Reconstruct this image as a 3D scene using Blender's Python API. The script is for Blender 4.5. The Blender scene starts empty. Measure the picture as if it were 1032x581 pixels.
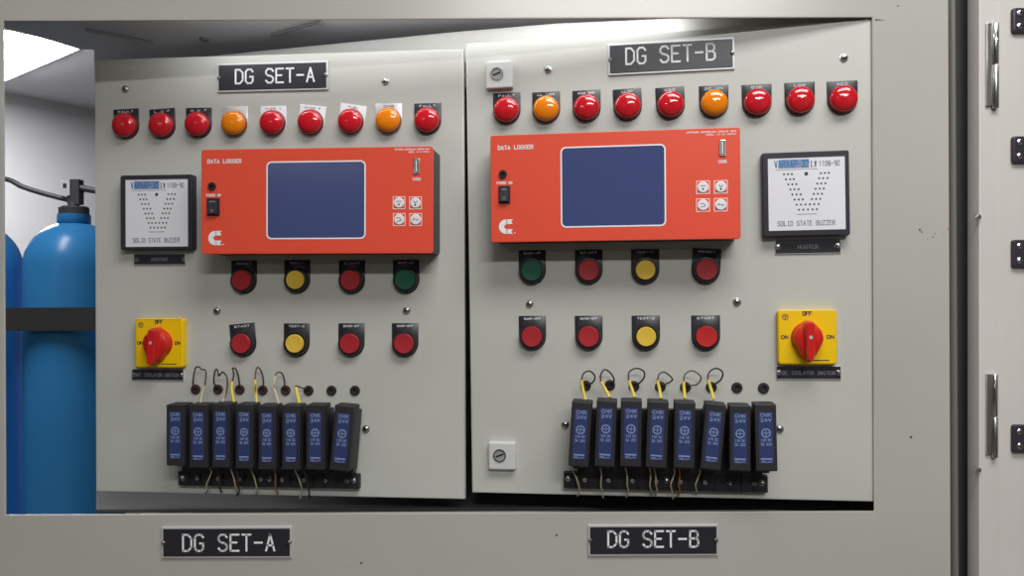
import bpy, math, random
from mathutils import Vector, Matrix
random.seed(7)
scene = bpy.context.scene
COL = scene.collection
R = math.radians

# ------------------------------------------------------------------ camera
F = 810.0                       # focal length in pixels of a 1032 x 581 frame
CX, CY = 516.0, 290.5
CAM = Vector((0, 0, 1.4))
ROLL = 0.0055
RT = Vector((math.cos(ROLL), 0, -math.sin(ROLL)))
UP = Vector((math.sin(ROLL), 0, math.cos(ROLL)))
FW = Vector((0, 1, 0))
cd = bpy.data.cameras.new('camera'); cam = bpy.data.objects.new('camera', cd); COL.objects.link(cam)
cd.sensor_width = 36; cd.lens = F / 1032 * 36; cd.clip_start = 0.02
m4 = Matrix.Identity(4)
for i in range(3):
    m4[i][0] = RT[i]; m4[i][1] = UP[i]; m4[i][2] = -FW[i]; m4[i][3] = CAM[i]
cam.matrix_world = m4
scene.camera = cam

def ray(px, py):
    return RT * ((px - CX) / F) + FW - UP * ((py - CY) / F)
def atY(px, py, Y):
    return CAM + ray(px, py) * Y
def atZ(px, py, z):             # z relative to the camera height
    d = ray(px, py); return CAM + d * (z / d.z)

class Plane:
    """a flat sheet in space: x right, y up, z towards the viewer, millimetres"""
    def __init__(s, tl, tr, br, bl):
        left = (tl + bl) / 2; right = (tr + br) / 2
        u = (right - left).normalized()
        v = ((tl - bl) + (tr - br)) / 2
        v = (v - u * v.dot(u)).normalized()
        n = u.cross(v)
        s.o, s.u, s.v, s.n = left, u, v, n
        s.w = (right - left).length * 1000
        s.h = (((tl - bl) + (tr - br)) / 2).length * 1000
        s.M = Matrix(((u.x, v.x, n.x, left.x), (u.y, v.y, n.y, left.y), (u.z, v.z, n.z, left.z), (0, 0, 0, 1)))
    def at(s, px, py, h=0.0):
        d = ray(px, py); o = s.o + s.n * (h / 1000)
        p = CAM + d * ((o - CAM).dot(s.n) / d.dot(s.n)) - s.o
        return p.dot(s.u) * 1000, p.dot(s.v) * 1000
    def mat(s, u, v, rz=0.0, h=0.0):
        return s.M @ Matrix.Translation((u / 1000, v / 1000, h / 1000)) @ Matrix.Rotation(rz, 4, 'Z')

PA = Plane(atY(95, 60, .9987), atY(468, 49, .957), atY(468, 503.5, .957), atY(96.5, 496, .9987))
PB = Plane(atY(472, 42, .957), atY(884, 20, .8908), atY(884, 505, .8908), atY(473, 498, .957))
PF = Plane(atY(3, 20.5, .888), atY(880, 18, .888), atY(880, 515, .888), atY(6, 520, .888))

# ------------------------------------------------------------------ materials
def lin(c):
    c /= 255.0
    return c / 12.92 if c <= .04045 else ((c + .055) / 1.055) ** 2.4
def rgb(r, g, b): return (lin(r), lin(g), lin(b), 1)
MATS = {}
def mat(name, col, rough=.5, metal=0, spec=.5, coat=0, bump=0, bscale=400, vary=0, vscale=6, emit=0, trans=0, ior=1.45):
    m = bpy.data.materials.new(name); m.use_nodes = True
    nt = m.node_tree; b = nt.nodes['Principled BSDF']
    b.inputs['Base Color'].default_value = col
    b.inputs['Roughness'].default_value = rough
    b.inputs['Metallic'].default_value = metal
    b.inputs['Specular IOR Level'].default_value = spec
    b.inputs['Coat Weight'].default_value = coat
    b.inputs['Coat Roughness'].default_value = .08
    b.inputs['Transmission Weight'].default_value = trans
    b.inputs['IOR'].default_value = ior
    if emit:
        b.inputs['Emission Color'].default_value = col; b.inputs['Emission Strength'].default_value = emit
    if bump or vary:
        tc = nt.nodes.new('ShaderNodeTexCoord')
    if bump:
        n = nt.nodes.new('ShaderNodeTexNoise'); n.inputs['Scale'].default_value = bscale; n.inputs['Detail'].default_value = 2
        bp = nt.nodes.new('ShaderNodeBump'); bp.inputs['Strength'].default_value = bump; bp.inputs['Distance'].default_value = .0006
        nt.links.new(tc.outputs['Object'], n.inputs['Vector'])
        nt.links.new(n.outputs['Fac'], bp.inputs['Height']); nt.links.new(bp.outputs['Normal'], b.inputs['Normal'])
    if vary:
        n2 = nt.nodes.new('ShaderNodeTexNoise'); n2.inputs['Scale'].default_value = vscale; n2.inputs['Detail'].default_value = 5
        cr = nt.nodes.new('ShaderNodeValToRGB')
        cr.color_ramp.elements[0].position = .3; cr.color_ramp.elements[1].position = .7
        cr.color_ramp.elements[0].color = tuple(x * (1 - vary) for x in col[:3]) + (1,)
        cr.color_ramp.elements[1].color = tuple(min(1, x * (1 + vary)) for x in col[:3]) + (1,)
        nt.links.new(tc.outputs['Object'], n2.inputs['Vector'])
        nt.links.new(n2.outputs['Fac'], cr.inputs['Fac']); nt.links.new(cr.outputs['Color'], b.inputs['Base Color'])
    MATS[name] = m
    return m
mat('panel_paint', rgb(193, 194, 188), .33, spec=.6, bump=.12, bscale=500, vary=.03, vscale=9)
mat('frame_paint', rgb(181, 180, 173), .25, spec=1.0, bump=.05, bscale=500, vary=.04, vscale=5)
mat('door_paint', rgb(206, 201, 198), .45, bump=.15, bscale=500, vary=.03)
mat('inner_paint', rgb(196, 196, 192), .36, vary=.05)
mat('roof_paint', rgb(226, 225, 228), .5, vary=.04)
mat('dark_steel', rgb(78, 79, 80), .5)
mat('gasket', rgb(76, 78, 79), .6)
mat('strip_grey', rgb(112, 112, 110), .35)
mat('tray_paint', rgb(70, 69, 70), .6)
mat('edge_grey', rgb(150, 150, 147), .35)
mat('black', rgb(34, 33, 38), .45)
mat('black_gloss', rgb(52, 51, 60), .3)
mat('plate_black', rgb(42, 41, 48), .32, spec=.6)
mat('hole', rgb(16, 16, 17), .8)
mat('white', rgb(232, 232, 236), .45)
mat('face_white', rgb(228, 228, 234), .4)
mat('print_white', rgb(240, 240, 244), .55)
mat('print_grey', rgb(128, 128, 138), .6)
mat('print_blue', rgb(70, 130, 180), .6)
mat('print_dark', rgb(60, 60, 68), .6)
mat('steel', rgb(190, 190, 188), .28, metal=1)
mat('chrome', rgb(225, 225, 225), .18, metal=1)
mat('silver_edge', rgb(205, 206, 208), .35, metal=.3)
mat('lock_white', rgb(206, 207, 206), .4)
mat('lens_red', rgb(200, 28, 40), .12, spec=.6, coat=.5)
mat('lens_amber', rgb(238, 132, 14), .12, spec=.6, coat=.5)
mat('bezel_red', rgb(120, 18, 24), .3)
mat('bezel_amber', rgb(150, 74, 12), .3)
mat('btn_red', rgb(170, 38, 46), .45)
mat('btn_red_bright', rgb(188, 36, 36), .45)
mat('btn_yellow', rgb(226, 190, 66), .5)
mat('btn_green', rgb(24, 92, 66), .45)
mat('logger_red', rgb(230, 82, 58), .38, spec=.45)
mat('screen_blue', rgb(66, 76, 120), .16, spec=.5, emit=.08)
mat('iso_yellow', rgb(244, 199, 5), .4)
mat('iso_red', rgb(206, 34, 32), .28, coat=.3)
mat('relay_body', rgb(42, 41, 46), .5)
mat('relay_label', rgb(50, 62, 108), .4)
mat('relay_print', rgb(130, 146, 188), .5)
mat('socket', rgb(60, 58, 60), .55)
mat('wire_dark', rgb(66, 54, 48), .5)
mat('wire_brown', rgb(96, 72, 62), .5)
mat('wire_beige', rgb(186, 172, 146), .5)
mat('wire_cream', rgb(196, 186, 158), .5)
mat('wire_yellow', rgb(224, 200, 76), .5)
mat('wire_orange', rgb(170, 118, 48), .5)
mat('rubber', rgb(40, 38, 36), .7)
mat('grommet_brown', rgb(64, 42, 40), .7)
mat('cylinder_blue', rgb(58, 142, 208), .3, spec=.5, vary=.05, vscale=4)
mat('valve_grey', rgb(96, 94, 98), .45, metal=.4)
mat('collar', rgb(72, 72, 78), .5)
mat('rack_steel', rgb(62, 60, 62), .55)
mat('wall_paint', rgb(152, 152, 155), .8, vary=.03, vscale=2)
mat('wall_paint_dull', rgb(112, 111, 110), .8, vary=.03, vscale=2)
mat('ceiling_paint', rgb(190, 190, 198), .8)
mat('floor_paint', rgb(96, 88, 74), .6, vary=.1, vscale=3)
mat('lamp_glow', (1, 1, 1, 1), .5, emit=55)
mat('stain', rgb(92, 84, 76), .8)

# ------------------------------------------------------------------ mesh helpers
def circle(x, y, r, z, n=32, a0=0.0, ry=None):
    ry = r if ry is None else ry
    return [(x + r * math.cos(a0 + 2 * math.pi * i / n), y + ry * math.sin(a0 + 2 * math.pi * i / n), z) for i in range(n)]
def rrect(x0, x1, y0, y1, r, z, n=5):
    if r <= 0: return [(x0, y0, z), (x1, y0, z), (x1, y1, z), (x0, y1, z)]
    pts = []
    for cx, cy, a in ((x1 - r, y0 + r, -90), (x1 - r, y1 - r, 0), (x0 + r, y1 - r, 90), (x0 + r, y0 + r, 180)):
        for i in range(n + 1):
            t = R(a + 90 * i / n); pts.append((cx + r * math.cos(t), cy + r * math.sin(t), z))
    return pts
def catmull(P, k=6):
    P = [Vector(p) for p in P]; Q = [P[0]] + P + [P[-1]]; out = []
    for i in range(1, len(Q) - 2):
        a, b, c, d = Q[i - 1], Q[i], Q[i + 1], Q[i + 2]
        for j in range(k):
            t = j / k
            out.append(.5 * ((2 * b) + (c - a) * t + (2 * a - 5 * b + 4 * c - d) * t * t + (3 * b - a - 3 * c + d) * t ** 3))
    out.append(P[-1]); return out

FONT = {
 'A': [[(0,0),(2,6),(4,0)],[(.7,2),(3.3,2)]], 'B': [[(0,0),(0,6),(2.8,6),(3.7,5.3),(3.7,3.9),(2.8,3.2),(0,3.2)],[(2.8,3.2),(4,2.4),(4,.8),(3,0),(0,0)]],
 'C': [[(4,5),(3,6),(1,6),(0,5),(0,1),(1,0),(3,0),(4,1)]], 'D': [[(0,0),(0,6),(2.4,6),(4,4.6),(4,1.4),(2.4,0),(0,0)]],
 'E': [[(4,6),(0,6),(0,0),(4,0)],[(0,3.1),(3,3.1)]], 'F': [[(4,6),(0,6),(0,0)],[(0,3.1),(3,3.1)]],
 'G': [[(4,5),(3,6),(1,6),(0,5),(0,1),(1,0),(3,0),(4,1),(4,2.8),(2.4,2.8)]], 'H': [[(0,0),(0,6)],[(4,0),(4,6)],[(0,3),(4,3)]],
 'I': [[(2,0),(2,6)],[(1,0),(3,0)],[(1,6),(3,6)]], 'J': [[(4,6),(4,1),(3,0),(1,0),(0,1)]], 'K': [[(0,0),(0,6)],[(4,6),(0,2.6)],[(1.2,3.6),(4,0)]],
 'L': [[(0,6),(0,0),(4,0)]], 'M': [[(0,0),(0,6),(2,2.6),(4,6),(4,0)]], 'N': [[(0,0),(0,6),(4,0),(4,6)]],
 'O': [[(1,0),(0,1),(0,5),(1,6),(3,6),(4,5),(4,1),(3,0),(1,0)]], 'P': [[(0,0),(0,6),(3,6),(4,5.2),(4,3.6),(3,2.8),(0,2.8)]],
 'R': [[(0,0),(0,6),(3,6),(4,5.2),(4,3.8),(3,3),(0,3)],[(2,3),(4,0)]], 'S': [[(4,5),(3,6),(1,6),(0,5),(0,4),(1,3.2),(3,2.8),(4,2),(4,1),(3,0),(1,0),(0,1)]],
 'T': [[(0,6),(4,6)],[(2,6),(2,0)]], 'U': [[(0,6),(0,1),(1,0),(3,0),(4,1),(4,6)]], 'V': [[(0,6),(2,0),(4,6)]], 'W': [[(0,6),(1,0),(2,4),(3,0),(4,6)]],
 'X': [[(0,0),(4,6)],[(0,6),(4,0)]], 'Y': [[(0,6),(2,3),(4,6)],[(2,3),(2,0)]], 'Z': [[(0,6),(4,6),(0,0),(4,0)]],
 '-': [[(.2,3),(3.8,3)]], '.': [[(1.8,0),(2.2,0)]], '/': [[(0,0),(4,6)]],
 '0': [[(1,0),(0,1),(0,5),(1,6),(3,6),(4,5),(4,1),(3,0),(1,0)]], '1': [[(1,5),(2,6),(2,0)]], '2': [[(0,5),(1,6),(3,6),(4,5),(4,4),(0,0),(4,0)]],
 '3': [[(0,5),(1,6),(3,6),(4,5),(4,4),(3,3),(1.5,3)],[(3,3),(4,2),(4,1),(3,0),(1,0),(0,1)]], '4': [[(3,0),(3,6),(0,2),(4,2)]],
 '5': [[(4,6),(0,6),(0,3.5),(3,3.5),(4,2.6),(4,1),(3,0),(0,0)]], '8': [[(1,3),(0,4),(0,5),(1,6),(3,6),(4,5),(4,4),(3,3),(1,3),(0,2),(0,1),(1,0),(3,0),(4,1),(4,2),(3,3)]],
 '9': [[(4,3),(1,3),(0,4),(0,5),(1,6),(3,6),(4,5),(4,1),(3,0),(1,0)]], ' ': [],
}

class MB:
    """collects geometry for ONE mesh object; scale .001 when built in millimetres"""
    def __init__(s, scale=.001, off=(0, 0, 0)):
        s.v = []; s.f = []; s.mi = []; s.mats = []; s.sc = scale; s.off = Vector(off)
    def m(s, name):
        if name not in s.mats: s.mats.append(name)
        return s.mats.index(name)
    def loft(s, rings, mn, cap0=True, cap1=True, closed=True):
        i = s.m(mn); b = len(s.v); n = len(rings[0])
        for r in rings: s.v.extend([tuple(p) for p in r])
        for k in range(len(rings) - 1):
            for j in range(n if closed else n - 1):
                j2 = (j + 1) % n
                s.f.append((b + k * n + j, b + k * n + j2, b + (k + 1) * n + j2, b + (k + 1) * n + j)); s.mi.append(i)
        if cap0: s.f.append(tuple(b + j for j in reversed(range(n)))); s.mi.append(i)
        if cap1: s.f.append(tuple(b + (len(rings) - 1) * n + j for j in range(n))); s.mi.append(i)
        return s
    def slab(s, x0, x1, y0, y1, z0, z1, mn, b=0., r=0., n=5):
        rings = [rrect(x0, x1, y0, y1, r, z0, n), rrect(x0, x1, y0, y1, r, z1 - b, n)]
        if b > 0:
            rings.append(rrect(x0 + b * .35, x1 - b * .35, y0 + b * .35, y1 - b * .35, max(r - b * .35, .01) if r else 0, z1 - b * .3, n))
            rings.append(rrect(x0 + b, x1 - b, y0 + b, y1 - b, max(r - b, .01) if r else 0, z1, n))
            c = b * 1.25
            if min(x1 - x0, y1 - y0) > 2.6 * c: rings.append(rrect(x0 + c, x1 - c, y0 + c, y1 - c, max(r - c, .01) if r else 0, z1, n))
        return s.loft(rings, mn)
    def disc(s, x, y, r, z0, z1, mn, n=24, b=0.):
        rings = [circle(x, y, r, z0, n), circle(x, y, r, z1 - b, n)]
        if b: rings.append(circle(x, y, r - b, z1, n))
        return s.loft(rings, mn)
    def lathe(s, x, y, prof, mn, n=32):
        return s.loft([circle(x, y, max(r, .001), z, n) for r, z in prof], mn)
    def ring(s, x, y, r0, r1, z0, z1, mn, n=28):
        return s.loft([circle(x, y, r1, z0, n), circle(x, y, r1, z1, n), circle(x, y, r0, z1, n), circle(x, y, r0, z0, n), circle(x, y, r1, z0, n)], mn, False, False)
    def frame(s, outer, inner, z0, z1, mn, ro=0, ri=0, n=5):
        return s.loft([rrect(*outer, ro, z0, n), rrect(*outer, ro, z1, n), rrect(*inner, ri, z1, n), rrect(*inner, ri, z0, n), rrect(*outer, ro, z0, n)], mn, False, False)
    def box(s, a, b, mn):
        (x0, y0, z0), (x1, y1, z1) = a, b
        return s.loft([[(x0, y0, z0), (x1, y0, z0), (x1, y1, z0), (x0, y1, z0)], [(x0, y0, z1), (x1, y0, z1), (x1, y1, z1), (x0, y1, z1)]], mn)
    def tube(s, pts, r, mn, n=8, k=6, smooth=True, r1=None):
        P = catmull(pts, k) if smooth else [Vector(p) for p in pts]
        rings = []; prev = None
        for i, p in enumerate(P):
            t = (P[min(i + 1, len(P) - 1)] - P[max(i - 1, 0)]).normalized()
            if prev is None:
                a = t.orthogonal().normalized()
            else:
                a = (prev - t * prev.dot(t)).normalized()
            prev = a; bb = t.cross(a)
            rr = r if r1 is None else r + (r1 - r) * i / (len(P) - 1)
            rings.append([tuple(p + a * (rr * math.cos(2 * math.pi * j / n)) + bb * (rr * math.sin(2 * math.pi * j / n))) for j in range(n)])
        return s.loft(rings, mn)
    def seg(s, p, q, w, z, mn, t=.15):
        p = Vector(p).to_2d(); q = Vector(q).to_2d(); d = (q - p)
        if d.length < 1e-6: return
        d.normalize(); p = p - d * w * .35; q = q + d * w * .35; nn = Vector((-d.y, d.x)) * w / 2
        c = [p - nn, q - nn, q + nn, p + nn]
        s.loft([[(v.x, v.y, z) for v in c], [(v.x, v.y, z + t) for v in c]], mn, cap0=False)
    def text(s, txt, x0, x1, y, h, w, z, mn, t=.15, rot=None, fill=.68):
        n = len(txt); adv = (x1 - x0) / (n - 1 + fill); cw = adv * fill
        for i, ch in enumerate(txt):
            for pl in FONT.get(ch.upper(), []):
                pts = [(x0 + adv * i + cw * a / 4, y + h * b / 6) for a, b in pl]
                if rot: pts = [rot(p) for p in pts]
                for a, b in zip(pts, pts[1:]): s.seg(a, b, w, z, mn, t)
        return s
    def build(s, name, parent=None, M=None, smooth=True, angle=38):
        me = bpy.data.meshes.new(name)
        me.from_pydata([tuple((Vector(v) + s.off) * s.sc) for v in s.v], [], s.f)
        for mn in s.mats: me.materials.append(MATS[mn])
        me.polygons.foreach_set('material_index', s.mi)
        if smooth:
            me.polygons.foreach_set('use_smooth', [True] * len(s.f))
            me.set_sharp_from_angle(angle=R(angle))
        me.update()
        o = bpy.data.objects.new(name, me); COL.objects.link(o)
        if parent: o.parent = parent
        if M is not None: o.matrix_world = M
        return o

def tag(o, label=None, cat=None, group=None, kind=None):
    if label: o['label'] = label
    if cat: o['category'] = cat
    if group: o['group'] = group
    if kind: o['kind'] = kind
    return o
def thing(name, label, cat, M=None, group=None):
    o = bpy.data.objects.new(name, None); COL.objects.link(o); o.empty_display_size = .01
    if M is not None: o.matrix_world = M
    return tag(o, label, cat, group)
def copy_tree(o, M=None, parent=None):
    c = o.copy(); COL.objects.link(c); c.parent = parent
    for ch in list(o.children): copy_tree(ch, None, c)
    if M is not None: c.matrix_world = M
    return c
ORD = ['first', 'second', 'third', 'fourth', 'fifth', 'sixth', 'seventh', 'eighth', 'ninth']
SIDE = {'A': PA, 'B': PB}

# ------------------------------------------------------------------ the room (stands at an angle to the cabinet)
D = Vector((.53, .848, 0)).normalized(); N = Vector((D.y, -D.x, 0)); W0 = Vector((-3.06, 4.86, 0))
def room_pt(a, b, z): p = W0 + N * a + D * b; return (p.x, p.y, z)
RA, RB0, RB1, RZ = 7.6, -9.0, 2.2, 2.6
def room_slab(name, a0, a1, b0, b1, z0, z1, mn):
    m = MB(1.0)
    m.loft([[room_pt(a0, b0, z), room_pt(a1, b0, z), room_pt(a1, b1, z), room_pt(a0, b1, z)] for z in (z0, z1)], mn)
    return tag(m.build(name, smooth=False), kind='structure')
room_slab('floor', -.1, RA + .1, RB0 - .1, RB1 + .1, -.1, 0, 'floor_paint')
room_slab('ceiling', -.1, RA + .1, RB0 - .1, RB1 + .1, RZ, RZ + .1, 'ceiling_paint')
room_slab('wall_left', -.1, 0, RB0 - .1, RB1 + .1, 0, RZ, 'wall_paint')
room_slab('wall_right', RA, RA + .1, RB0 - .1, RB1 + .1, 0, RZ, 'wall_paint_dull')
room_slab('wall_back', 0, RA, RB1, RB1 + .1, 0, RZ, 'wall_paint')
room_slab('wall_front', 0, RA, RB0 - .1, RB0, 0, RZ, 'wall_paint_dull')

# bright ceiling luminaire far behind the cabinet
q0 = atZ(79, 50, RZ - .05 - 1.4); q1 = atZ(6, 81, RZ - .05 - 1.4)
ex = (q1 - q0); L = ex.length; ex.normalize(); ey = Vector((ex.y, -ex.x, 0))
if ey.y > 0: ey = -ey
ML = Matrix(((ex.x, ey.x, 0, q0.x), (ex.y, ey.y, 0, q0.y), (0, 0, 1, RZ - .05), (0, 0, 0, 1)))
t = thing('ceiling_light', 'glaring white ceiling light panel above the blue gas cylinders', 'ceiling light', ML)
L = min(L, 1.0)
m = MB(1.0); m.box((0, 0, 0), (L, .62, .012), 'lamp_glow'); m.build('diffuser', t)
m = MB(1.0); m.box((-.02, -.02, .012), (L + .02, .64, .05), 'white'); m.build('housing', t)
c0 = atZ(44, 26.5, RZ - .04 - 1.4); c1 = atZ(64, 32.5, RZ - .04 - 1.4)

# ------------------------------------------------------------------ the control cabinet
FY = .888
cab0 = Vector((0, .90, 0))
t = cabinet = thing('control_cabinet', 'pale grey steel control cabinet with a wide rectangular opening framing both panels', 'cabinet', Matrix.Translation(cab0))
W, H = PF.w, PF.h
# front plate with the opening, rounded opening edges and a rolled right edge
m = MB()
outer_l, outer_b, outer_t = -230., -1010., 560.
xr = PF.at(957, 290)[0]
ybot = -(PF.o.z * 1000) + 2; ytop = 2180 - PF.o.z * 1000
def fr(x0, x1, y0, y1, z): return rrect(x0, x1, y0, y1, 0, z)
m.loft([rrect(outer_l, xr, ybot, ytop, 0, -2), rrect(outer_l, xr, ybot, ytop, 0, -.5), rrect(outer_l + .5, xr - .5, ybot + .5, ytop - .5, 0, 0), rrect(outer_l + 1.5, xr - 1.5, ybot + 1.5, ytop - 1.5, 0, 0), rrect(-2, W + 2, -H / 2 - 2, H / 2 + 2, 0, 0),
        rrect(-1.2, W + 1.2, -H / 2 - 1.2, H / 2 + 1.2, 0, 0), rrect(-.3, W + .3, -H / 2 - .3, H / 2 + .3, 0, -.4),
        rrect(0, W, -H / 2, H / 2, 0, -1.0), rrect(0, W, -H / 2, H / 2, 0, -1.6), rrect(-1.2, W + 1.2, -H / 2 - 1.2, H / 2 + 1.2, 0, -1.6),
        rrect(-1.2, W + 1.2, -H / 2 - 1.2, H / 2 + 1.2, 0, -2), rrect(outer_l, xr, ybot, ytop, 0, -2)], 'frame_paint', False, False)
# scuffs and small marks on the paint
for px, py, r in ((927, 232, 1.4), (929, 234, 1.0), (940, 239, .9), (942, 236, .7), (935, 241, .6), (955, 231, .8), (951, 236, .6), (918, 441, 1.6), (561, 540, 1.3), (364, 568, 1.3), (905, 6, 1.0), (352, 572, .6)):
    x, y = PF.at(px, py); m.disc(x, y, r, -.2, .03, 'stain', 10)
x, y = PF.at(882, 20); m.loft([[(x, y - 1, 0), (x + 12, y - .5, 0), (x, y + 1, 0)], [(x, y - 1, .05), (x + 12, y - .5, .05), (x, y + 1, .05)]], 'stain')
fo = m.build('front_frame', t); fo.matrix_world = PF.M
def wpart(name, pts_rings, mn, parent=cabinet, smooth=False, base=cab0):
    m = MB(1.0, -base); m.loft([[tuple(p) for p in r] for r in pts_rings], mn)
    return m.build(name, parent, smooth=smooth)
def zq(p, z): return (p[0], p[1], z)
# roof panel: its rear left corner is cut away
zr = .335
poly = [(-.788, .900), (.49, .900), (.49, 1.32)]
for px, py in ((96.5, 84), (94.5, 50.2), (80, 50), (8, 28)):
    p = atZ(px, py, zr); poly.append((p.x, p.y))
pl = poly[-1]; poly.append((-.788, pl[1] - .03))
wpart('roof_panel', [[(x, y, 1.4 + zr) for x, y in poly], [(x, y, 1.4 + zr + .004) for x, y in poly]], 'roof_paint')
def roof_bar(a, b, r):
    p, q = [atZ(px, py, zr - r * .9) for px, py in (a, b)]
    m = MB(1.0, -cab0); m.tube([p, (p + q) / 2, q], r * .8, 'strip_grey', 8, 3); return m.build('roof_stiffener', cabinet)
roof_bar((86, 30), (156, 43.5), .0022); roof_bar((274, 35.5), (322, 22), .003)
p = atZ(206, 38.5, zr); m = MB(1.0, -cab0); m.loft([circle(p.x, p.y, .006, p.z - .003, 16), circle(p.x, p.y, .006, p.z + .001, 16)], 'strip_grey'); m.build('roof_bolt', cabinet)
# top rail behind the panels
zt = .316
rp = []
for px, Y in ((115, 1.128), (200, 1.087), (330, 1.034), (460, .986), (560, .957), (720, .935), (878, .914)):
    rp.append(((px - CX) / F * Y, Y))
rings = []
for (x, y) in rp:
    rings.append([(x, y, 1.4 + zt - .07), (x, y, 1.4 + zt - .006), (x + .001, y + .004, 1.4 + zt), (x + .002, y + .03, 1.4 + zt), (x + .002, y + .03, 1.4 + zt - .07)])
wpart('top_rail', rings, 'inner_paint', smooth=True)
# unseen slim strip light, added behind the opening's header to brighten the rail
so = Vector((-.10, .905, 1.4 + .322)) - cab0
m = MB(1.0, so); m.box((-.33, -.006, .002), (.33, .012, .0128), 'white'); t_ = m.build('added_strip_light', cabinet)
m = MB(1.0, so); m.box((-.32, -.002, -.002), (.32, .008, .002), 'lock_white'); m.build('tube', t_)
# bottom tray under the panels, front lip, right wall, dark gap beside the front plate
zb = -.269
a = atZ(97, 498, zb); b = atZ(97, 514, zb)
tray = [(a.x, a.y), (b.x, b.y), (.40, b.y + .0), (.40, 1.30), (a.x - .12, 1.30)]
wpart('bottom_tray', [[(x, y, 1.4 + zb - .004) for x, y in tray], [(x, y, 1.4 + zb) for x, y in tray]], 'tray_paint')
lx = atZ(146, 516, -.262).x
wpart('front_lip', [[(lx, .900, 1.4 + z), (.40, .900, 1.4 + z), (.40, .945, 1.4 + z), (lx, .945, 1.4 + z)] for z in (-.2685, -.2625)], 'edge_grey')
x0 = (957 - CX) / F * FY
wpart('edge_strip', [[(x0 + .0070 + .0052 * math.cos(R(k)), .900 - .011 * math.sin(R(k)), z) for k in range(0, 181, 15)] for z in (.02, 2.15)], 'strip_grey', smooth=True)
wpart('gap_channel', [[(x0 + .001, .912, z), (x0 + .036, .912, z), (x0 + .036, .95, z), (x0 + .001, .95, z)] for z in (.0, 2.15)], 'gasket')
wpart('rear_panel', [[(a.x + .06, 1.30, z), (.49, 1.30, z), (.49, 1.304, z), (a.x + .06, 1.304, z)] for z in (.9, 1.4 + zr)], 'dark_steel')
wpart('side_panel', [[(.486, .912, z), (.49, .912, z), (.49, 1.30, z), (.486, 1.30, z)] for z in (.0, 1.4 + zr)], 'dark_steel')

wpart('side_panel', [[(-.792, .890, z), (-.788, .890, z), (-.788, 1.19, z), (-.792, 1.19, z)] for z in (.0, 1.4 + zr)], 'inner_paint')
# ------------------------------------------------------------------ neighbouring cabinet door at the right
DY = .872
PD = Plane(atY(985, 0, DY), atY(1120, 0, DY), atY(1120, 581, DY), atY(988.5, 581, DY))
t = thing('cabinet_door', 'pale pinkish grey steel door beside the dark gap at the right of the panels', 'door', PD.M)
yb = -(PD.o.z * 1000) + 4
m = MB(); xg = PD.at(1006, 290)[0]
m.slab(0, xg - .4, yb, 700, -22, 0, 'door_paint', 1.2)
m.slab(xg - 1, xg + 1, yb + 2, 698, -22, -.5, 'door_paint')
m.slab(xg + .4, PD.w, yb, 700, -22, 0, 'door_paint', .6)
m.build('door_sheet', t)
for (px0, px1, py0, py1, split) in ((993, 1004.5, 24, 110, 66), (993, 1003.5, 377, 461, 420)):
    xa, ya = PD.at(px0, py1); xb, yt = PD.at(px1, py0); _, ys = PD.at(px0, split)
    m = MB(); m.slab(xa, xa + (xb - xa) * .6, ya + 3, yt, 0, 3, 'steel', .5)
    hg = m.build('barrel_hinge', t); hg['label'] = 'bright steel lift off hinge'
    r = (xb - xa) * .26; cxh = xb - r
    for y0, y1, k in ((ys + .4, yt, 1.0), (ya, ys - .4, 1.0)):
        m = MB(); rings = []
        for y, rr in ((y0, r - .6), (y0 + .8, r), (y1 - .8, r), (y1, r - .6)):
            rings.append([(cxh + rr * k * math.cos(2 * math.pi * i / 20), y, 3.4 + rr * k * math.sin(2 * math.pi * i / 20)) for i in range(20)])
        m.loft(rings, 'chrome' if y1 == yt else 'steel'); m.build('barrel', hg)
for py0, py1 in ((9, 34), (138, 165), (242, 270), (428, 456)):
    xa, ya = PD.at(1018.5, py1); xb, yt = PD.at(1046, py0)
    m = MB(); m.slab(xa, xb, ya, yt, 0, 5, 'black_gloss', 1.5, 3)
    hg = m.build('black_hinge', t); hg['label'] = 'black leaf hinge with two bright screws'
    for k in (.24, .76):
        m = MB(); m.lathe(xa + 7.0, ya + (yt - ya) * k, [(3.6, 5), (3.6, 5.6), (2.6, 6.4), (1.3, 6.5)], 'chrome', 18); m.disc(xa + 7.0, ya + (yt - ya) * k, 1.1, 6.0, 6.6, 'hole', 6); m.build('screw', hg)
for px, py in ((984.5, 219), (984.5, 473.5)):
    x, y = PD.at(px, py); m = MB(); m.lathe(x + .6, y, [(3.6, 0), (3.6, 1.4), (2.6, 3.0), (.2, 3.6)], 'chrome', 16); m.build('screw', t)

# ------------------------------------------------------------------ the two instrument panels
def slot_screw(parent, x, y, r=4.0, ang=.4, name='screw', z=0):
    m = MB(); m.lathe(x, y, [(r * 1.15, z), (r * 1.15, z + .6), (r, z + .7), (r * .9, z + 2.0), (r * .6, z + 2.9), (.05, z + 3.2)], 'steel', 20)
    for a in (ang, ang + math.pi / 2):
        dx, dy = math.cos(a) * r * .5, math.sin(a) * r * .5
        m.seg((x - dx, y - dy), (x + dx, y + dy), r * .18, z + 2.75, 'hole', .5)
    return m.build(name, parent)
def panel_root(key, label):
    P = SIDE[key]; t = thing('instrument_panel', label, 'panel', P.M, 'swing out instrument panels')
    m = MB(); m.slab(0, P.w, -P.h / 2, P.h / 2, -8, 0, 'panel_paint', 1.4)
    m.build('sheet', t)
    return t
tA = panel_root('A', 'left grey instrument panel, the one titled DG SET-A')
tB = panel_root('B', 'right grey instrument panel with white square locks, titled DG SET-B')
for px, py, a in ((125.5, 89.5, .3), (388, 81.5, .9), (218, 313.5, .2), (409.5, 313, 1.1), (368.5, 433, .5)):
    slot_screw(tA, *PA.at(px, py, 2), ang=a)
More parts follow.
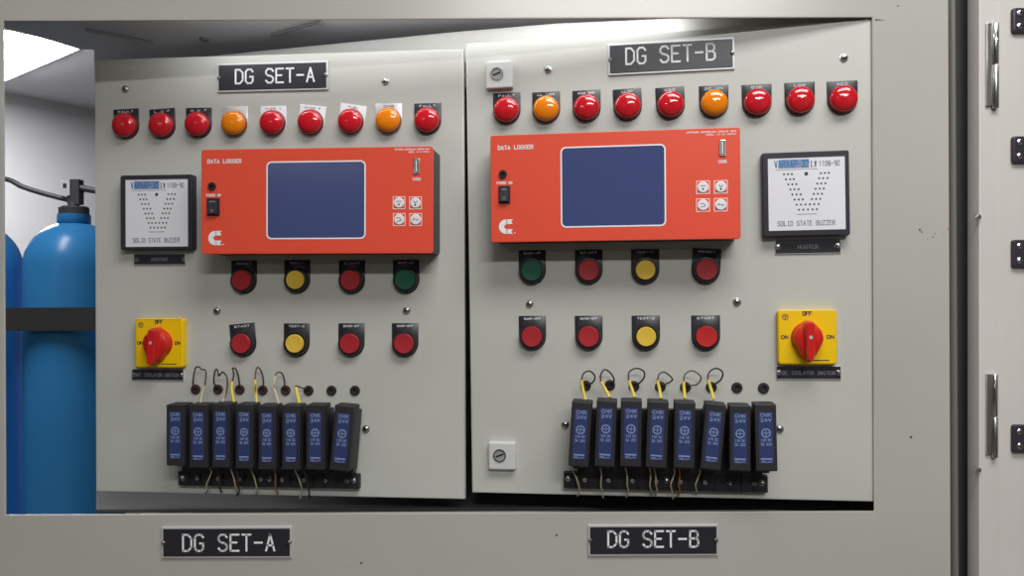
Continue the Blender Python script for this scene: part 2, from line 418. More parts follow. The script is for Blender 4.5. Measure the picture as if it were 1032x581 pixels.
for px, py, a in ((552, 69.5, .6), (851, 58, .2), (533.5, 306.5, 0), (743, 304.6, 1.2), (569.5, 428.5, .5), (786, 433, .2)):
    slot_screw(tB, *PB.at(px, py, 2), ang=a)
for px, py in ((503.3, 75.8), (506.2, 459.7)):
    x, y = PB.at(px, py, 5); m = MB(); m.slab(x - 16, x + 16, y - 16, y + 16, 0, 8, 'lock_white', 1.6, 2)
    lk = m.build('lock', tB); lk['label'] = 'white square quarter turn lock'
    m = MB(); xo, yo = x - 2.5, y + 1
    m.ring(xo, yo, 6.2, 7.6, 7.8, 9.2, 'steel'); m.disc(xo, yo, 6.3, 7.8, 8.4, 'edge_grey'); m.seg((xo - 4, yo - 1.5), (xo + 4, yo + 1.5), 1.8, 8.4, 'hole', .3)
    m.build('lock_barrel', lk)
GA = [(197.4, 392.8), (219.9, 392.8), (241.8, 393), (264.9, 393.6), (288, 393.6), (311.1, 394), (334.2, 394), (357.8, 394)]
GB = [(590.3, 389), (614.7, 388.5), (639, 389.5), (665.5, 390), (690.8, 390.5), (716.8, 390.5), (742.7, 391), (769.5, 391.5)]
for key, G, t in (('A', GA, tA), ('B', GB, tB)):
    for i, (px, py) in enumerate(G):
        x, y = SIDE[key].at(px, py); m = MB()
        mn = 'grommet_brown' if (key == 'A' and i < 5) else 'rubber'
        m.loft([circle(x, y, 6.2, 0), circle(x, y, 6.2, .8), circle(x, y, 5.4, 1.9), circle(x, y, 3.2, 2.1), circle(x, y, 2.6, 1.2), circle(x, y, 2.6, .1)], mn)
        m.build('grommet', t)

# ------------------------------------------------------------------ title plates
def title_plate(P, cs, txt, tx, ty, label, name='sign_plate', mirror=False):
    (l, tp), (r, _), (_, bt) = cs
    x0, y1 = P.at(l, tp); x1, _ = P.at(r, tp); y0 = P.at((l + r) / 2, bt)[1]; y1 = P.at((l + r) / 2, tp)[1]
    cx, cy = (x0 + x1) / 2, (y0 + y1) / 2; w, h = (x1 - x0) / 2, (y1 - y0) / 2
    t = thing(name, label, 'sign', P.mat(cx, cy, 0, .1), 'engraved DG SET nameplates')
    m = MB(); m.slab(-w, w, -h, h, 0, 2.2, 'silver_edge', .5)
    m.slab(-w + 2, w - 2, -h + 2, h - 2, 2.0, 2.6, 'plate_black', .3)
    m.build('plate', t)
    xa, yb_ = P.at(tx[0], (ty[0] + ty[1]) / 2, 2.6); xb, _ = P.at(tx[1], (ty[0] + ty[1]) / 2, 2.6)
    hh = P.at(cs[0][0], ty[0], 2.6)[1] - P.at(cs[0][0], ty[1], 2.6)[1]
    m = MB(); m.text(txt, xa - cx, xb - cx, yb_ - hh / 2 - cy, hh, 2.1, 2.55, 'print_white', .2, fill=.70)
    m.build('lettering', t)
    slot_screw(t, -w + 2.5, 0, 2.4, z=1.6); slot_screw(t, w - 2.5, 0, 2.4, ang=1.2, z=1.6)
    return t
title_plate(PA, ((219.6, 63.2), (331.0, 61), (0, 92.2)), 'DG SET-A', (237.5, 316.5), (70.5, 84.3), 'DG SET-A plate at the top of the left panel, above its lamps')
title_plate(PB, ((612.6, 41.5), (739.8, 38), (0, 73.4)), 'DG SET-B', (631, 720.5), (49, 64.8), 'DG SET-B plate at the top of the right panel, above its lamps')
title_plate(PF, ((163.6, 531), (294.4, 531), (0, 562.3)), 'DG SET-A', (184.5, 276.5), (539.5, 555.8), 'black DG SET-A plate on the cabinet frame below the left panel')
title_plate(PF, ((592.6, 529), (723.4, 529), (0, 560)), 'DG SET-B', (613, 703.7), (536, 551.8), 'black DG SET-B plate on the cabinet frame below the right panel')

# ------------------------------------------------------------------ pilot lamps and push buttons
def arch(w, top, cy, rb, z, n=14):
    """legend outline: straight top, round bottom about (0, cy)"""
    pts = [(w, top, z)][:0]
    pts.append((-w, top, z))
    for i in range(n + 1):
        a = math.pi + math.pi * i / n
        pts.append((w * math.cos(a), cy + rb * math.sin(a), z))
    pts.append((w, top, z)); return pts
def legend_part(t, txt, style='black', w=16.3, top=21.0, rb=16.5, ang=0.0):
    base = {'black': 'plate_black', 'silver': 'silver_edge', 'white': 'white'}[style]  # white style paints lamp glare into the colour of black plates
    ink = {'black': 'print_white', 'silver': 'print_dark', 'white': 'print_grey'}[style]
    m = MB(); m.loft([arch(w, top, 0, rb, 0), arch(w, top, 0, rb, .9), arch(w - .4, top - .4, 0, rb - .4, 1.2)], base)
    if txt: m.text(txt, -w * .60 if len(txt) > 4 else -w * .36, w * .60 if len(txt) > 4 else w * .36, top - 4.4, 2.1, .5, 1.15, ink)
    o = m.build('legend_plate', t)
    if ang: o.rotation_euler = (0, 0, ang)
    if style != 'black': o['label'] = {'silver': 'silvery legend plate', 'white': 'black legend with glare painted white'}[style]
    return o
def lamp(key, px, py, col, txt, style, label, ang=0.0):
    P = SIDE[key]; u, v = P.at(px, py, 7)
    t = thing('pilot_lamp', label, 'indicator light', P.mat(u, v, 0, .05), 'pilot lamps of DG SET-%s' % key)
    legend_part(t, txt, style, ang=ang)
    m = MB(); m.lathe(0, 0, [(15.6, 1.1), (15.8, 3.0), (15.2, 4.6), (14.2, 5.0)], 'bezel_' + col, 36); m.build('bezel', t)
    m = MB(); prof = [(14.5, 4.6), (14.6, 8.0), (14.0, 9.8)]
    for a in range(15, 91, 12): prof.append((13.8 * math.cos(R(a)), 9.0 + 5.0 * math.sin(R(a))))
    prof.append((.02, 14.05)); m.lathe(0, 0, prof, 'lens_' + col, 40); m.build('lens', t, angle=60)
    return t
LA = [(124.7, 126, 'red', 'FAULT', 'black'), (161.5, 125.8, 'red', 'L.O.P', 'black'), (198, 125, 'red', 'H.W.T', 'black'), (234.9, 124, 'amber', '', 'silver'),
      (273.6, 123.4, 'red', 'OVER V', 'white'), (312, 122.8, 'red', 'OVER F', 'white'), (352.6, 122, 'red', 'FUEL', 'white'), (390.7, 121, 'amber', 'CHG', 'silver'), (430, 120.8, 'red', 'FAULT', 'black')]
extra = {0: 'red lamp at the left end of the DG SET-A lamp row', 1: 'red lamp second from the left in the DG SET-A row', 2: 'red lamp just left of the first amber lamp above the left logger',
         3: 'amber lamp with silvery legend, fourth from the left in the DG SET-A row', 4: 'red lamp with glare-painted white legend, just right of the first DG SET-A amber lamp',
         5: 'red lamp with tilted glare-painted white legend, middle of the three such legends', 6: 'red lamp with glare-painted white legend, just left of the second DG SET-A amber lamp',
         7: 'amber lamp with silvery legend, second from the right in the DG SET-A row', 8: 'red lamp with dark legend at the right end of the DG SET-A row'}
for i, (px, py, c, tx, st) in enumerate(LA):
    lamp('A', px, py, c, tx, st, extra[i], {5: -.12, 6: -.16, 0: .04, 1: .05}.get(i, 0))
LB = [(510, 110.5, 'red', 'FAULT'), (550, 109.5, 'amber', 'LL.LOW'), (591, 108, 'red', 'HIGH TEMP'), (632.6, 106.5, 'red', 'LLOP'), (676, 105, 'red', 'OSS'),
      (720, 103.6, 'amber', 'DC.ON'), (763.6, 102.6, 'red', 'OVR'), (807.2, 100.6, 'red', 'LOW'), (850.5, 99.4, 'red', 'ACC')]
exb = ['red lamp under the upper white lock, left end of the DG SET-B row', 'amber lamp second from the left in the DG SET-B row', 'red lamp just right of the first DG SET-B amber lamp',
       'red lamp midway between the two amber lamps of the DG SET-B row', 'red lamp just left of the second DG SET-B amber lamp', 'amber lamp sixth from the left in the DG SET-B row',
       'red lamp just right of the second DG SET-B amber lamp', 'red lamp second from the right in the DG SET-B row', 'red lamp at the right end of the DG SET-B row']
for i, (px, py, c, tx) in enumerate(LB):
    lamp('B', px, py, c, tx, 'black', exb[i], .03 if i in (3, 4) else 0)

def button(key, px, py, col, txt, label, ang=0.0):
    P = SIDE[key]; u, v = P.at(px, py, 8)
    t = thing('push_button', label, 'push button', P.mat(u, v, 0, .05), 'push buttons of DG SET-%s' % key)
    legend_part(t, txt, 'black', w=16.0, top=24.0, rb=16.5, ang=ang)
    m = MB(); m.loft([circle(0, 0, 15.0, 1.1, 36), circle(0, 0, 15.0, 6, 36), circle(0, 0, 14.2, 8, 36), circle(0, 0, 12.4, 8.2, 36), circle(0, 0, 12.2, 5.0, 36)], 'black'); m.build('bezel', t)
    r = 11.2 if col == 'yellow' else 12.0
    m = MB(); m.lathe(0, 0, [(r, 4.5), (r, 9.2), (r - .8, 10), (r * .5, 9.7), (.02, 9.6)], 'btn_' + col, 36); m.build('push_cap', t)
    return t
BT = {'A': [[(243.5, 282.8, 'red', 'RESET', 'red push button under the left end of the left red logger'), (297.5, 282.3, 'yellow', 'TEST-1', 'yellow push button just below the left red logger'),
             (353, 282.8, 'red', 'START', 'red push button between yellow and green under the left logger'), (408, 282.3, 'green', 'RAMP-UP', 'green push button below the right end of the left red logger')],
            [(243, 346.6, 'red', 'START', 'red push button with tilted legend, beside the left yellow isolator switch'), (297, 346.6, 'yellow', 'TEST-2', 'yellow push button in the lower row of the DG SET-A panel'),
             (352.5, 346.6, 'red', 'ENTER-OFF', 'red push button just right of the lower yellow button, DG SET-A panel'), (407, 346.6, 'red', 'RAMP-OFF', 'red push button at the right end of the lower DG SET-A row')]],
      'B': [[(535.8, 273, 'green', 'RAMP-UP', 'green push button below the left end of the right red logger'), (593.2, 272.6, 'red', 'START', 'red push button between green and yellow under the right logger'),
             (650.5, 272.3, 'yellow', 'TEST-1', 'yellow push button just below the right red logger'), (712, 272, 'red', 'RESET', 'red push button with tilted legend under the right logger')],
            [(536, 339.6, 'red', 'RAMP-OFF', 'red push button at the left end of the lower DG SET-B row'), (593.2, 339.6, 'red', 'ENTER-OFF', 'red push button just left of the lower yellow button, DG SET-B panel'),
             (651.2, 339.6, 'yellow', 'TEST-2', 'yellow push button in the lower row of the DG SET-B panel'), (712, 339.6, 'red_bright', 'START', 'bright red push button at the right end of the lower DG SET-B row')]]}
for key, rows in BT.items():
    for r_, row in enumerate(rows):
        for i, (px, py, c, tx, lb) in enumerate(row):
            ang = {('A', 1, 0): .09, ('B', 0, 3): -.07}.get((key, r_, i), 0)
            button(key, px, py, c, tx, lb, ang)

# ------------------------------------------------------------------ data loggers
def logger(key, c, scr, jack, sw, logo, title, usb, keys, cap, label, dep=34.0):
    P = SIDE[key]; hz = dep + 3
    A = lambda px, py: P.at(px, py, hz)
    pts = [A(*q) for q in c]                     # TL TR BR BL of the red face
    x0 = (pts[0][0] + pts[3][0]) / 2; x1 = (pts[1][0] + pts[2][0]) / 2
    y1 = (pts[0][1] + pts[1][1]) / 2; y0 = (pts[2][1] + pts[3][1]) / 2
    cx, cy = (x0 + x1) / 2, (y0 + y1) / 2; w, h = (x1 - x0) / 2, (y1 - y0) / 2
    rot = math.atan2((pts[1][1] + pts[2][1]) - (pts[0][1] + pts[3][1]), 2 * (x1 - x0))
    t = thing('data_logger', label, 'data logger', P.mat(cx, cy, rot, .1), 'red data loggers')
    cr, sr = math.cos(-rot), math.sin(-rot)
    def L(px, py):
        x, y = A(px, py); x -= cx; y -= cy; return x * cr - y * sr, x * sr + y * cr
    m = MB(); m.slab(-w + .6, w - .6, -h + .6, h - .6, 0, dep, 'black', 0, 4); m.build('enclosure', t)
    sx0, sy1 = L(*scr[0]); sx1, sy0 = L(*scr[1])
    m = MB(); m.slab(-w, w, -h, h, dep, hz, 'logger_red', .8, 3.0); m.build('front_panel', t)
    m = MB(); m.frame((sx0, sx1, sy0, sy1), (sx0 + 1.6, sx1 - 1.6, sy0 + 1.6, sy1 - 1.6), hz - .5, hz + .3, 'print_white', 6, 4.6); m.build('screen_border', t)
    m = MB(); m.slab(sx0 + 1.5, sx1 - 1.5, sy0 + 1.5, sy1 - 1.5, hz - .5, hz + .15, 'screen_blue', 0, 4.6); m.build('screen', t)
    jx, jy = L(*jack); m = MB(); m.ring(jx, jy, 2.2, 4.6, hz - .2, hz + 2, 'black'); m.disc(jx, jy, 2.3, hz - .2, hz + .6, 'hole'); m.build('jack', t)
    ax, ay = L(*sw[0]); bx, by = L(*sw[1]); m = MB()
    m.slab(ax, bx, by, ay, hz - .2, hz + 2, 'black', .6, 1)
    m.loft([rrect(ax + 1.8, bx - 1.8, by + 2, ay - 2, 0, hz + 1.9), [(ax + 1.8, by + 2, hz + 5), (bx - 1.8, by + 2, hz + 5), (bx - 1.8, ay - 2, hz + 2.6), (ax + 1.8, ay - 2, hz + 2.6)]], 'black_gloss')
    mid = (ay + by) / 2
    m.slab(ax + 3.8, bx - 3.8, ay - 5.0, ay - 3.6, hz + 2.5, hz + 3.4, 'print_grey')
    m.ring((ax + bx) / 2, by + 5.5, 1.0, 1.7, hz + 4, hz + 4.8, 'print_grey', 14)
    m.build('rocker_switch', t)
    # printing on the red face
    m = MB(); a_, b_ = L(*title[0]), L(*title[1]); m.text('DATA LOGGER', a_[0], b_[0], a_[1] - 2, 4.2, 1.0, hz - .05, 'print_white'); m.build('title_lettering', t); m = MB()
    m.text('POWER ON', (ax + bx) / 2 - 8.5, (ax + bx) / 2 + 8.5, ay + 2.2, 2.4, .8, hz - .05, 'print_white')
    m.build('switch_lettering', t); m = MB()
    ux, uy = L(*usb); m.text('USB', ux - 4.2, ux + 4.2, uy - 16, 2.8, .8, hz - .05, 'print_white')
    m.build('port_lettering', t); m = MB()
    e0, e1 = L(*cap[0]), L(*cap[1]); m.text('SOFTWARE CONTROLLED LOGGING UNIT', e0[0], e1[0], e0[1], 1.4, .45, hz - .05, 'print_white'); m.text('MODEL 110 DC SUPPLY', e0[0] + (e1[0] - e0[0]) * .4, e1[0], e0[1] - 3, 1.3, .4, hz - .05, 'print_white')
    m.build('notice_lettering', t)
    # letter C emblem: a thick slanted C, open to the right
    (gx0, gy1), (gx1, gy0) = L(*logo[0]), L(*logo[1]); gw, gh = gx1 - gx0, gy1 - gy0
    m = MB(); ccx, ccy = gx0 + gw * .5, (gy0 + gy1) / 2
    outl = []
    for i in range(19):
        a = R(78 + 204 * i / 18); outl.append((ccx + gw * .50 * math.cos(a), ccy + gh * .50 * math.sin(a)))
    outl.append((gx1 - gw * .02, gy0)); outl.append((gx1 - gw * .02, gy0 + gh * .33)); 
    inn = []
    for i in range(19):
        a = R(285 - 204 * i / 18); inn.append((ccx + gw * .06 + gw * .20 * math.cos(a), ccy + gh * .17 * math.sin(a)))
    tail = [(gx1 - gw * .02, gy1 - gh * .33), (gx1 - gw * .02, gy1)]
    ring_o = [outl[i] for i in range(19)]; ring_i = list(reversed(inn))
    for z0 in (hz - .1,):
        for i in range(18):
            q = [ring_o[i], ring_o[i + 1], ring_i[i + 1], ring_i[i]]
            m.loft([[(x, y, z0) for x, y in reversed(q)], [(x, y, z0 + .3) for x, y in reversed(q)]], 'print_white')
        for sgn in (1, -1):
            yy = ccy + sgn * gh * .17; yo = ccy + sgn * gh * .5
            q = [(ccx, yy), (gx1 - gw * .05, yy + sgn * gh * .02), (gx1 - gw * .16, ccy + sgn * gh * .38), (gx1 - gw * .02, yo), (ccx, yo)]
            if sgn < 0: q.reverse()
            m.loft([[(x, y, z0) for x, y in q], [(x, y, z0 + .3) for x, y in q]], 'print_white')
    m.disc(gx1 + 1.6, gy0 + 1.0, .7, hz - .1, hz + .2, 'print_white', 10)
    m.build('emblem', t)
    m = MB(); m.slab(ux - 3.6, ux + 3.6, uy - 9, uy + 9, hz - .2, hz + 1.4, 'steel', .5, 1.6); m.slab(ux - 1.8, ux + 1.8, uy - 7.2, uy + 7.2, hz + .9, hz + 1.5, 'hole'); m.slab(ux - .9, ux + .7, uy - 6.6, uy + 6.6, hz + 1.2, hz + 1.9, 'white'); m.build('usb_port', t)
    for i, k in enumerate(keys):
        kx, ky = L(*k); m = MB()
        m.frame((kx - 7.2, kx + 7.2, ky - 7.2, ky + 7.2), (kx - 6.5, kx + 6.5, ky - 6.5, ky + 6.5), hz - .1, hz + .15, 'print_white')
        m.lathe(kx, ky, [(6.0, hz - .1), (6.0, hz + .6), (5.4, hz + 1.1), (.02, hz + 1.2)], 'white', 24)
        z = hz + 1.1
        if i == 0: m.seg((kx - 2.5, ky + 1.5), (kx + 2.5, ky + 1.5), .9, z, 'print_grey'); m.disc(kx, ky - 2, 1.1, z, z + .2, 'print_dark', 10)
        elif i == 1: m.seg((kx - 2, ky + 2), (kx, ky - .5), .9, z, 'print_grey'); m.seg((kx + 2, ky + 2), (kx, ky - .5), .9, z, 'print_grey'); m.disc(kx, ky - 2.4, 1.1, z, z + .2, 'print_dark', 10)
        elif i == 2: m.seg((kx - 3, ky + 1.6), (kx + 1, ky + 1.8), .8, z, 'print_grey'); m.seg((kx + 1, ky + 1.8), (kx + 2.4, ky - 1), .8, z, 'print_grey'); m.seg((kx + 2.4, ky - 1), (kx - 2, ky - 2.4), .8, z, 'print_grey')
        else: m.seg((kx - 3, ky), (kx + 3, ky), .8, z, 'print_grey'); m.seg((kx - 3, ky), (kx - 1.4, ky + 1.6), .8, z, 'print_grey'); m.seg((kx + 3, ky), (kx + 1.4, ky - 1.6), .8, z, 'print_grey')
        m.build('key', t)
    return t
logger('A', ((201.2, 151.3), (436, 147), (437, 256), (204.2, 256)), ((268.6, 163), (368.6, 241)), (214, 188), ((209, 200), (221.6, 217.5)), ((210, 233), (224, 247.3)),
       ((209.4, 163), (243, 162)), (420, 167.7), ((402.2, 204.5), (418.8, 204.7), (402.4, 221.4), (419, 221.4)), ((398, 151.5), (433, 151)), 'red data logger with blue screen on the left panel, duller red', 44.0)
logger('B', ((493.2, 136.4), (746, 128.4), (746.5, 240.6), (495.7, 245.0)), ((564.8, 148.4), (671.4, 228)), (507, 175.8), ((502.6, 187.6), (514.4, 205)), ((502.8, 221.5), (517.5, 235.8)),
       ((502, 149.3), (537, 148)), (728.2, 149.4), ((708.5, 188.9), (726.4, 188.5), (708.5, 206.9), (726.4, 206.5)), ((692, 134.5), (742, 133)), 'red data logger with blue screen on the right panel, brighter orange red', 40.0)

# ------------------------------------------------------------------ alarm hooters with their plates
def small_plate(P, l, r, tp, bt, txt, label, name='nameplate', group='small engraved plates'):
    x0, _ = P.at(l, (tp + bt) / 2); x1, _ = P.at(r, (tp + bt) / 2); y1 = P.at((l + r) / 2, tp)[1]; y0 = P.at((l + r) / 2, bt)[1]
    cx, cy = (x0 + x1) / 2, (y0 + y1) / 2; w, h = (x1 - x0) / 2, (y1 - y0) / 2
    t = thing(name, label, 'sign', P.mat(cx, cy, 0, .05), group)
    m = MB(); m.slab(-w, w, -h, h, 0, 1.6, 'silver_edge', .4); m.slab(-w + .6, w - .6, -h + 1.0, h - .3, 1.4, 1.9, 'plate_black')
    m.build('plate', t)
    k = .30 if len(txt) < 8 else .80
    m = MB(); m.text(txt, -w * k, w * k, -1.8, 3.8, .8, 1.85, 'print_grey'); m.build('lettering', t)
    for s in (-1, 1): slot_screw(t, s * (w - 3), 0, 2.6, z=1.4, ang=.5 * s)
    return t
def hooter(key, oc, ic, label):
    P = SIDE[key]; hz = 12.0
    pts = [P.at(x, y, hz) for x, y in oc]
    x0 = (pts[0][0] + pts[3][0]) / 2; x1 = (pts[1][0] + pts[2][0]) / 2; y1 = (pts[0][1] + pts[1][1]) / 2; y0 = (pts[2][1] + pts[3][1]) / 2
    cx, cy = (x0 + x1) / 2, (y0 + y1) / 2; w, h = (x1 - x0) / 2, (y1 - y0) / 2
    t = thing('alarm_hooter', label, 'buzzer', P.mat(cx, cy, 0, .05), 'square alarm hooters')
    ip = [P.at(x, y, hz) for x, y in ic]
    a0 = (ip[0][0] + ip[3][0]) / 2 - cx; a1 = (ip[1][0] + ip[2][0]) / 2 - cx; b1 = (ip[0][1] + ip[1][1]) / 2 - cy; b0 = (ip[2][1] + ip[3][1]) / 2 - cy
    m = MB(); m.slab(-w, w, -h, h, 0, hz - 1.2, 'black_gloss', 1.5, 2.5)
    m.frame((-w + 1, w - 1, -h + 1, h - 1), (a0, a1, b0, b1), hz - 2, hz, 'black_gloss', 2, .6); m.build('housing', t)
    m = MB(); z = hz - .5
    m.slab(a0, a1, b0, b1, hz - 1.5, z, 'face_white')
    X = lambda f: a0 + (a1 - a0) * f
    Y = lambda f: b1 - (b1 - b0) * f
    rows = [[240, 285, 330, 660, 705, 750], [262, 310, 352, 640, 685, 735], [288, 333, 380, 618, 663, 710], [312, 357, 405, 598, 645, 690],
            [333, 380, 428, 577, 622, 670], [357, 405, 450, 555, 603, 650], [380, 428, 480, 530, 580, 630], [405, 455, 508, 560, 608]]
    for i, rw in enumerate(rows):
        for x in rw: m.disc(X((x - 56) / 877), Y(.225 + .0705 * i), 1.15, z - .3, z + .05, 'print_dark', 10)
    m.disc(X(.5), Y(.225), 1.9, z - .2, z + .5, 'print_dark', 14)
    m.slab(X(.37), X(.63), Y(.786), Y(.776), z - .2, z + .06, 'print_grey')
    m.slab(X(.14), X(.54), Y(.145), Y(.025), z - .2, z + .04, 'relay_print')
    m.text('VARAAP-32', X(.09), X(.53), Y(.132), (b1 - b0) * .092, 1.15, z, 'print_blue')
    m.text('I.V', X(.56), X(.63), Y(.132), (b1 - b0) * .075, .9, z, 'print_dark')
    m.text('1108-90', X(.67), X(.93), Y(.125), (b1 - b0) * .065, .75, z, 'print_grey')
    m.slab(X(.1), X(.65), Y(.168), Y(.160), z - .2, z + .04, 'print_grey')
    m.text('SOLID STATE BUZZER', X(.12), X(.86), Y(.935), (b1 - b0) * .062, .75, z, 'print_grey')
    m.build('face_plate', t)
    return t
hooter('A', ((120.5, 176.6), (193.0, 175.6), (194.2, 252.3), (121.0, 251.8)), ((126.3, 181.2), (189, 180.3), (189.8, 248.6), (126.5, 249)), 'square black framed buzzer with white face on the left panel')
hooter('B', ((767.7, 154), (856, 151), (857.6, 236.7), (769.4, 239.6)), ((773, 160), (851.3, 157), (852.8, 231), (775.7, 233)), 'square black framed buzzer with bright white face on the right panel')
small_plate(PA, 135.7, 187.5, 256, 267.5, 'HOOTER', 'small black plate under the left buzzer')
small_plate(PB, 781, 847, 241.8, 256, 'HOOTER', 'small black plate under the right buzzer')

# ------------------------------------------------------------------ rotary isolators
def isolator(key, box, knob, rot, label):
    P = SIDE[key]; hz = 9.0
    l, r, tp, bt = box
    x0, _ = P.at(l, (tp + bt) / 2, hz); x1, _ = P.at(r, (tp + bt) / 2, hz); y1 = P.at((l + r) / 2, tp, hz)[1]; y0 = P.at((l + r) / 2, bt, hz)[1]
    cx, cy = (x0 + x1) / 2, (y0 + y1) / 2; w, h = (x1 - x0) / 2, (y1 - y0) / 2
    t = thing('isolator_switch', label, 'switch', P.mat(cx, cy, 0, .05), 'yellow and red isolator switches')
    m = MB(); m.slab(-w, w, -h, h, 0, hz, 'iso_yellow', 2.2, 4)
    q = .84
    z = hz - .02
    m.text('OFF', -4.6, 4.6, h * .80, 4.0, 1.1, z, 'print_dark'); m.text('ON', -w * .88, -w * .66, -1.4, 3.4, 1.0, z, 'print_dark'); m.text('ON', w * .66, w * .88, -1.4, 3.4, 1.0, z, 'print_dark')
    m.ring(-w * .74, h * .74, 2.6, 3.4, z - .1, z + .1, 'print_dark', 18); m.seg((-w * .74 - 2, h * .74 + 1), (-w * .74 + 2, h * .74 + 1), .8, z, 'print_dark'); m.seg((-w * .74, h * .74 + 1), (-w * .74, h * .74 - 2), .8, z, 'print_dark')
    m.slab(w * .1, w * .72, -h * .86, -h * .82, z - .1, z + .1, 'print_dark')
    m.slab(-w * .92, w * .92, h * .945, h * .955, z - .1, z + .1, 'print_dark')
    m.build('face_plate', t)
    kx, ky = P.at(*knob, hz + 12); kx -= cx; ky -= cy
    m = MB(); m.lathe(0, 0, [(20.0, hz - .5), (20.0, hz + 1.5), (18.5, hz + 3), (17.6, hz + 10), (16.0, hz + 13), (9, hz + 14.5), (.02, hz + 14.6)], 'iso_red', 40)
    # grip: long blade, rounded head above, pointed tail below
    def grip(k, z):
        pts = []
        for i in range(13):
            a = R(180 * i / 12); pts.append((k * 8.0 * math.cos(a), 15 + k * 7.5 * math.sin(a), z))
        pts += [(-k * 7.0, 0, z), (-k * 6.0, -17, z), (-k * 3.6, -24 - k * 3, z), (0, -25 - k * 4, z), (k * 3.6, -24 - k * 3, z), (k * 6.0, -17, z), (k * 7.0, 0, z)]
        return pts
    m.loft([grip(1.0, hz + 2), grip(.96, hz + 13), grip(.86, hz + 18.5), grip(.62, hz + 20.5)], 'iso_red')
    # shoulder that tapers the round base into the tail
    def egg(k, z):
        pts = []
        for i in range(32):
            a = 2 * math.pi * i / 32; c_, s_ = math.cos(a), math.sin(a)
            rr = 19.0 if s_ > -.2 else 19.0 + 9.5 * ((-s_ - .2) / .8) ** 2
            ww = 1.0 if s_ > -.2 else 1 - .35 * ((-s_ - .2) / .8)
            pts.append((k * rr * c_ * ww, k * rr * s_, z))
        return pts
    m.loft([egg(1, hz + 1.0), egg(.97, hz + 8), egg(.90, hz + 12), egg(.78, hz + 13.5)], 'iso_red')
    ko = m.build('rotary_knob', t); ko.location = (kx / 1000, ky / 1000, 0); ko.rotation_euler = (0, 0, rot); ko.scale = (.86, .88, 1)
    m = MB(); m.disc(0, 2, 2.2, hz + 20, hz + 20.8, 'silver_edge', 14); m.build('knob_screw', ko)
    return t
isolator('A', (135.6, 184.6, 321.3, 371.2), (155.2, 346.8), -.10, 'yellow isolator switch with red knob on the left panel, near the cylinders')
isolator('B', (784, 843.8, 312.5, 368), (815.6, 341.5), 0.0, 'yellow isolator switch with red knob on the right panel, pointing straight up')
small_plate(PA, 133.7, 185.7, 372.4, 383.8, 'DC ISOLATOR SWITCH', 'narrow black plate under the left yellow isolator switch')
small_plate(PB, 782, 847.3, 369.3, 382.6, 'DC ISOLATOR SWITCH', 'narrow black plate under the right yellow isolator switch')

# ------------------------------------------------------------------ relays on their terminal rails
RH0, RH1 = 28.0, 50.0
def rail(key, l, r, tp, bt, label, screws):
    P = SIDE[key]
    x0, y1 = P.at(l, tp, 10); x1, y0 = P.at(r, bt, 10); y1 = P.at((l + r) / 2, tp, 10)[1]; y0 = P.at((l + r) / 2, bt, 10)[1]
    cx, cy = (x0 + x1) / 2, (y0 + y1) / 2; w, h = (x1 - x0) / 2, (y1 - y0) / 2
    t = thing('terminal_rail', label, 'terminal strip', P.mat(cx, cy, 0, .05), 'relay terminal rails')
    m = MB(); m.slab(-w, w, -h, h, 0, 10, 'black', .6)
    n = 16
    for i in range(1, n): m.slab(-w + 2 * w * i / n - .5, -w + 2 * w * i / n + .5, -h + 1, h - 1, 9, 12, 'black')
    m.slab(-w + (16 if key == 'B' else 6), w - 6, h, h + 74, 0, 12, 'black', .6)
    m.build('terminal_block', t)
    for px, py in screws:
        sx, sy = P.at(px, py, 12); slot_screw(t, sx - cx, sy - cy, 3.0, z=9.6)
    for i in range(8):
        a = -w + 6 + (2 * w - 12) * (i + .5) / 8
        m = MB(); m.lathe(a + 5, 1, [(2.4, 9.5), (2.4, 11), (1.2, 11.4)], 'edge_grey', 12); m.seg((a + 3.6, .4), (a + 6.4, 1.6), .8, 11.2, 'hole', .3)
        m.build('terminal_screw', t)
    return t, w, cx, cy
RAIL = {}
RAIL['A'] = rail('A', 179.5, 361.5, 477.5, 491.5, 'black terminal rail under the relays of the left panel', ((182.8, 482.7), (270.2, 483.8), (356, 485)))
RAIL['B'] = rail('B', 568, 774, 478.5, 494.8, 'black terminal rail under the relays of the right panel', ((572.5, 483.3), (671.7, 485.2), (768, 487.7)))
# front face corners in the photograph: top-left x, top-right x, bottom-left x, bottom-right x, top y, bottom y
RELA = [(167, 187.5, 167.3, 187.5, 405.8, 470), (190, 210.6, 190, 210.6, 405.8, 472), (213, 233, 213, 233, 405, 472), (236.8, 256.6, 236.8, 256.6, 405.5, 473),
        (259.8, 279.5, 259.8, 279.5, 406.6, 474), (283.6, 304, 283.6, 304, 406.6, 474), (308, 329, 308, 329, 406.2, 474), (337, 359, 331.5, 353.5, 407, 475)]
RELB = [(576, 597.3, 572.3, 593.2, 403, 471), (601, 622.3, 598.6, 619.6, 401.6, 471), (625.5, 647.2, 624.3, 646.5, 401.6, 471), (652.6, 674.2, 649.8, 672.2, 402.6, 472),
        (679.8, 701.2, 678, 700.4, 403.4, 472.5), (710.6, 732.8, 705.5, 726.5, 405, 474), (735, 757, 734.8, 757, 406.6, 475.5), (760, 782.5, 761.5, 784.2, 405.4, 475.5)]
